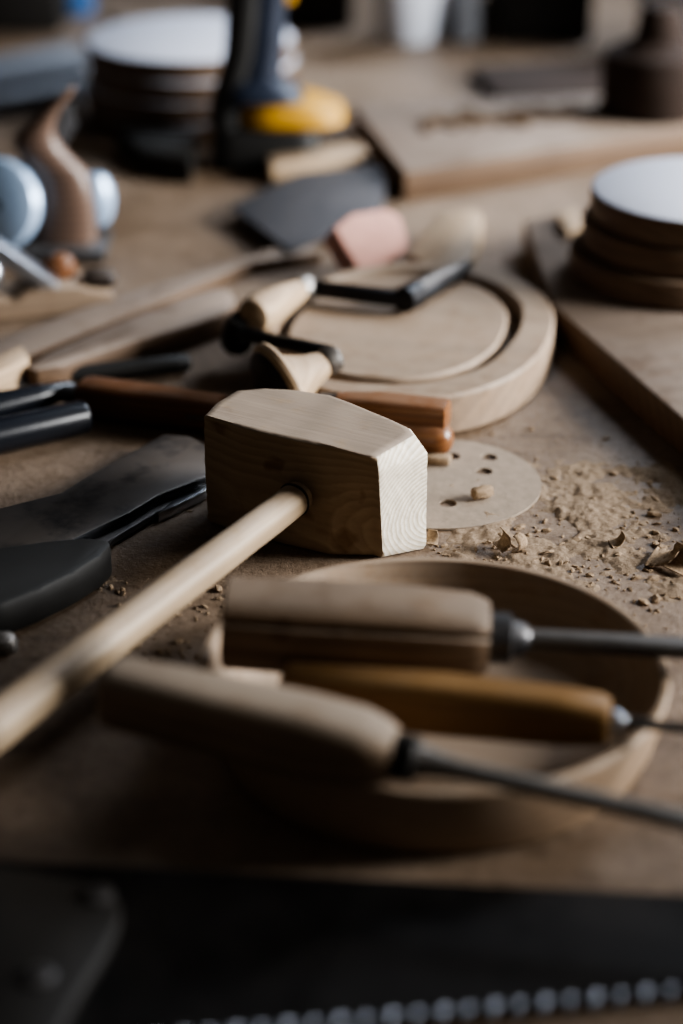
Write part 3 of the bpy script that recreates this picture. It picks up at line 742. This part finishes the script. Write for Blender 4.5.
# wide dark blade left of the mallet
aq = P(100, 520, 0)
t = thing('broad_axe', 'wide dark steel axe lying flat left of the mallet handle', 'axe', at((aq.x, aq.y, 0)))
def child_slab(name, px, z0, z1, mat, bev=.001, rnd=0):
    o = slab(name, px, z0, z1, mat, bev=bev, rnd=rnd); keep(o, t); return o
child_slab('axe_head', [(-20, 512), (60, 492), (110, 462), (164, 433), (190, 435), (210, 446), (212, 474), (160, 494), (130, 512), (60, 545), (-20, 560)], .006, .013, M['bladesteel'], .002)
child_slab('bevel', [(212, 474), (206, 487), (160, 510), (110, 540), (60, 562), (0, 575), (60, 540), (130, 511), (160, 493)], .002, .0062, M['darksteel'], .0008)
child_slab('cutting_edge', [(214, 476), (207, 489), (176, 505), (158, 513), (176, 498)], .001, .0068, M['silver'], .0003)
child_slab('axe_handle', [(-330, 600), (-120, 566), (30, 540), (106, 534), (114, 546), (60, 580), (-20, 612), (-330, 668)], .0005, .021, M['rubber'], .004, rnd=1)
o = link('steel_pin', lathe([(.007, 0), (.0075, .004), (.006, .007), (.003, .0085), (0, .009)], 24), M['steel'], None); q = P(2, 628, .012); o.matrix_world = at((q.x, q.y, .0)) ; keep(o, t)

# ------------------------------------------------------------------ background row
slab('grey_sheet', [(-40, 62), (70, 40), (92, 52), (84, 66), (-40, 88)], .020, .030, M['greywhite'], 'grey flat sheet, upper of two at the far left', 'sheet', bev=.002)
slab('grey_sheet', [(-40, 78), (60, 62), (90, 72), (80, 88), (-40, 106)], 0, .0195, M['greywhite'], 'grey flat sheet, lower of two at the far left', 'sheet', bev=.002)
def boxy(name, px0, px1, pyb, h, d, mat, label, cat, rz=0, bev=.006):
    a_, b_ = P(px0, pyb), P(px1, pyb)
    c = (a_ + b_) / 2; w_ = (b_ - a_).length / 2
    t = thing(name, label, cat, at((c.x, c.y + d / 2, 0), rz))
    link('case_body', box((-w_, -d / 2, .0005), (w_, d / 2, h * .7), bev), mat, t)
    link('case_lid', box((-w_ * 1.01, -d / 2 * 1.02, h * .7 + .001), (w_ * 1.01, d / 2 * 1.02, h), bev), mat, t)
    link('latch', box((-.015, -d / 2 - .006, h * .58), (.015, -d / 2 - .001, h * .8), .002), M['black'], t)
    return t
boxy('tool_case', -60, 62, 34, .14, .25, M['darkbox'], 'dark tool case standing at the back left corner of the bench', 'case')
boxy('tool_case', 500, 592, 44, .16, .25, M['darkbox'], 'dark tool case at the back, between grey cup and domed wooden form', 'case')
boxy('tool_case', 285, 352, 30, .15, .22, M['darkbox'], 'dark tool case right behind the cordless drill', 'case')
q = P(76, 14, 0)
t = thing('blue_bottle', 'small blue bottle behind the left disc stack', 'bottle', at((q.x, q.y, 0)))
link('bottle_body', lathe([(.018, .0005), (.021, .003), (.021, .055), (.016, .068), (.009, .075), (.009, .08), (0, .08)], 32), M['blue'], t)
link('cap', lathe([(.0105, .0785), (.011, .08), (.011, .098), (.009, .1), (0, .1)], 24), M['white'], t)
slab('back_board', [(105, 14), (232, 2), (250, 12), (130, 24)], 0, .02, M['plank'], 'tan board lying behind the left disc stack', 'board', bev=.002)
q = P(400, 46, 0)
t = thing('grey_cup', 'grey-white cup standing at the back behind the wide plank', 'cup', at((q.x + .008, q.y + .03, 0), R(60)))
link('cup_body', lathe([(.028, .0005), (.030, .003), (.038, .06), (.043, .11), (.041, .11), (.036, .06), (.028, .006), (0, .005)], 40), M['white'], t)
bm = bmesh.new(); n = 14
for k in range(n):
    a_ = math.pi * (k / (n - 1)) - math.pi / 2
    c_ = Vector((.036 + .028 * math.cos(a_), 0, .062 + .032 * math.sin(a_)))
    bmesh.ops.create_uvsphere(bm, u_segments=8, v_segments=6, radius=.006, matrix=Matrix.Translation(c_))
bm.free()
hst = []
bm = bmesh.new(); prev = None; rings = []
for k in range(n):
    a_ = math.pi * (k / (n - 1)) - math.pi / 2
    c_ = Vector((.034 + .03 * math.cos(a_), 0, .062 + .032 * math.sin(a_))); d1 = Vector((math.cos(a_), 0, math.sin(a_)))
    rings.append([bm.verts.new(c_ + d1 * (.005 * math.cos(2 * math.pi * j / 10)) + Vector((0, .007 * math.sin(2 * math.pi * j / 10), 0))) for j in range(10)])
for a_, b_ in zip(rings, rings[1:]):
    for j in range(10): bm.faces.new((a_[j], a_[(j + 1) % 10], b_[(j + 1) % 10], b_[j]))
bm.faces.new(rings[0][::-1]); bm.faces.new(rings[-1])
link('cup_handle', bm, M['white'], t)
q = P(462, 40, 0)
t = thing('blue_bottle', 'small grey bottle with blue cap just right of the grey-white cup', 'bottle', at((q.x, q.y - .0, 0)))
link('bottle_body', lathe([(.016, .0005), (.018, .003), (.018, .05), (.013, .062), (.008, .068), (.008, .072), (0, .072)], 32), M['greywhite'], t)
link('cap', lathe([(.0095, .0705), (.0105, .072), (.0105, .09), (.009, .092), (0, .092)], 24), M['blue'], t)
slab('shade_slab', [(470, 66), (650, 52), (640, 88), (500, 97)], 0, .012, M['formwood'], 'added dark slab standing in for shade behind the wide tan plank', 'board', bev=.002)  # added slab, its dark colour stands in for shade on the bench
# domed wooden form and pale tub, top right
q = P(664, 122, .026)
t = link('wooden_form', lathe([(.030, 0), (.034, .003), (.036, .03), (.036, .06), (.034, .078), (.024, .088), (.0165, .096), (.0155, .11), (.0145, .122), (.010, .134), (0, .139)], 48), M['formwood'])
q = P(660, 112, .0265)
t.matrix_world = at((q.x - .004, q.y, .0265)); t.scale = (1.45, 1.45, 1.0)
tz_ = V(655, 3, t.location.y).z
t.scale = (1.4, 1.4, (tz_ - .0265) / .139)
tag(t, 'dark domed wooden form standing at the top right before a white tub', 'wooden form')
q = P(690, 60, 0)
t = thing('white_tub', 'white tub behind the dark domed wooden form, top right', 'tub', at((q.x + .032, q.y + .05, 0)))
link('tub_body', lathe([(.075, .0005), (.08, .004), (.088, .12), (.09, .125), (0, .125)], 48), M['white'], t)
link('tub_lid', lathe([(.092, .1255), (.094, .128), (.094, .142), (.09, .145), (0, .145)], 48), M['white'], t)

# ------------------------------------------------------------------ sawdust
def dust_patch(name, px0, px1, py0, py1, step, fn, mat, label, zlo=-.0012):
    c = P((px0 + px1) / 2, (py0 + py1) / 2)
    a_, b_ = P(px0, py1), P(px1, py0)
    x0, x1 = min(P(px0, py1).x, P(px0, py0).x), max(P(px1, py0).x, P(px1, py1).x); y0, y1 = a_.y, b_.y
    nx, ny = int((x1 - x0) / step), int((y1 - y0) / step)
    bm = bmesh.new(); g = []
    for j in range(ny + 1):
        row = []
        for i in range(nx + 1):
            x, y = x0 + i * step, y0 + j * step
            e = min(i, nx - i, j, ny - j) / 18
            z = fn(x, y); z = zlo + (z - zlo) * min(1, e)
            row.append(bm.verts.new((x - c.x, y - c.y, z)))
        g.append(row)
    for j in range(ny):
        for i in range(nx):
            vs = (g[j][i], g[j][i + 1], g[j + 1][i + 1], g[j + 1][i])
            if max(v.co.z for v in vs) > -.0003: bm.faces.new(vs)
    for v in [v for v in bm.verts if not v.link_faces]: bm.verts.remove(v)
    o = link(name, bm, mat, angle=180); o.location = (c.x, c.y, 0)
    return tag(o, label, 'sawdust', kind='stuff')
def F(s, x, y, o=0, oct_=4): return noise.fractal(Vector((x * s, y * s, o)), .8, 2.1, oct_)
hotspots = [(P(640, 560), .045), (P(590, 500), .05), (P(520, 545), .045), (P(660, 470), .05), (P(560, 470), .035)]
def right_dust(x, y):
    hot = max(math.exp(-((x - p.x) ** 2 + (y - p.y) ** 2 * .5) / (s * s)) for p, s in hotspots)
    cl = F(38, x, y, 1.7); fine = F(190, x, y, 5.1, 3)
    h = -.0021 + .0032 * hot + .0034 * cl
    if h > 0: h = min(.0032, .0001 + h * .65) + .0009 * fine
    else: h = h + .0006 * fine
    return h
dust_patch('sawdust', 430, 760, 452, 612, .0011, right_dust, M['dust'], 'clumpy tan sawdust heaped on the bench right of the sanding disc')
def left_dust(x, y):
    cl = F(30, x, y, 8.3); fine = F(170, x, y, 2.2, 3)
    return -.0010 + .0022 * cl + .0010 * fine
dust_patch('sawdust', 60, 270, 560, 670, .0013, left_dust, M['dust'], 'thin sawdust on the bench between mallet handle and dish')
def mid_dust(x, y): return -.0008 + .0024 * F(34, x, y, 4.3) + .0010 * F(170, x, y, 9.2, 3)
dust_patch('sawdust', 150, 240, 470, 530, .0013, mid_dust, M['dust'], 'little sawdust heap beside the axe edge left of the mallet')
# loose crumbs
bmc = bmesh.new()
for k in range(650):
    r_ = random.random()
    if r_ < .75: px_, py_ = random.uniform(430, 683), random.triangular(455, 640, 540)
    elif r_ < .92: px_, py_ = random.uniform(110, 235), random.uniform(565, 660)
    else: px_, py_ = random.uniform(180, 683), random.uniform(400, 560)
    c = P(px_, py_); s = random.lognormvariate(math.log(.0008), .5); s = min(s, .0024)
    if (Vector((c.x, c.y)) - dc.xy).length < DR + .004 or (Vector((c.x, c.y)) - c0.xy).length < .06: continue
    if px_ > 540 + (py_ - 300) * .87: continue
    if (Vector((c.x, c.y)) - pc.xy).length < ax + .004: continue
    mm = Matrix.Translation((c.x, c.y, s * .35)) @ Matrix.Rotation(random.random() * 6, 4, 'Z') @ Matrix.Rotation(random.random() * .8, 4, 'X') @ Matrix.Diagonal((random.uniform(1, 2.2), 1, random.uniform(.4, .9), 1))
    r0 = bmesh.ops.create_icosphere(bmc, subdivisions=1, radius=s, matrix=mm)
    for v in r0['verts']: v.co += Vector((random.uniform(-1, 1), random.uniform(-1, 1), random.uniform(-1, 1))) * s * .22
tag(link('sawdust_crumbs', bmc, M['chip'], smooth=False), 'tiny loose wood crumbs scattered over the bench around the mallet and dish', 'sawdust', kind='stuff')
# curled shavings
def shaving(px_, py_, rad, turn, wid, rz, label, tilt=0):
    rad *= .8; wid *= .8
    bm = bmesh.new(); n = 26; rows = []
    for k in range(n):
        a_ = -math.pi / 2 + turn * k / (n - 1); r_ = rad * (1 + .35 * k / n)
        ww = wid * (1 - .35 * (k / n)) * (1 + .15 * noise.noise(Vector((k * .5, rz, 0))))
        p = Vector((r_ * math.cos(a_), 0, rad + r_ * math.sin(a_)))
        rows.append([bm.verts.new(p + Vector((0, s * ww / 2, 0))) for s in (-1, -.3, .4, 1)])
    for a_, b_ in zip(rows, rows[1:]):
        for j in range(3): bm.faces.new((a_[j], a_[j + 1], b_[j + 1], b_[j]))
    o = link('wood_shaving', bm, M['chip'], angle=180)
    md = o.modifiers.new('thickness', 'SOLIDIFY'); md.thickness = .0005
    c = P(px_, py_); o.matrix_world = at((c.x, c.y, .0035), rz) @ Matrix.Rotation(tilt, 4, 'Y')
    low = min((o.matrix_world @ v.co).z for v in o.data.vertices); o.location.z += .002 - low
    return tag(o, label, 'wood shaving', 'curled shavings in the sawdust')
shaving(497, 551, .006, 2.6, .016, R(20), 'curled tan shaving just above the dish rim, left of the larger flakes')
shaving(516, 553, .005, 3.2, .012, R(-40), 'tightly curled shaving right above the top of the dish rim')
shaving(650, 560, .016, 1.2, .030, R(-25), 'wide flat shaving in the sawdust by the right edge')
shaving(668, 573, .013, 1.5, .026, R(40), 'broad curled flake nearest the right edge of the picture')
shaving(610, 548, .007, 1.7, .012, R(10), 'small curled flake left of the wide shaving')
shaving(430, 548, .005, 2.2, .010, R(70), 'small curled flake at the foot of the mallet end')

# ------------------------------------------------------------------ light
def area(name, loc, target, sx, sy, power, col, spread=180):
    l = bpy.data.lights.new(name, 'AREA'); l.shape = 'RECTANGLE'; l.size, l.size_y = sx, sy
    l.energy = power; l.color = col; l.spread = R(spread)
    o = bpy.data.objects.new(name, l); COL.objects.link(o); o.location = loc
    o.rotation_euler = (Vector(target) - Vector(loc)).to_track_quat('-Z', 'Y').to_euler()
    return o
area('window_light', (1.85, 1.16, .66), (.22, 1.42, 0), 1.0, .7, 33, (.99, .985, .98), 66)
area('back_window_light', (1.0, 3.2, 1.5), (-.1, 2.25, 0), 1.7, .8, 18, (.80, .88, 1.0), 54)
w = bpy.data.worlds.new('dim_room'); SC.world = w; w.use_nodes = True
bg = w.node_tree.nodes['Background']; bg.inputs[0].default_value = (1.0, .9, .8, 1); bg.inputs[1].default_value = .078
SC.view_settings.view_transform = 'AgX'
SC.view_settings.look = 'AgX - Medium High Contrast'
SC.view_settings.exposure = -.22
SC.cycles.use_denoising = True
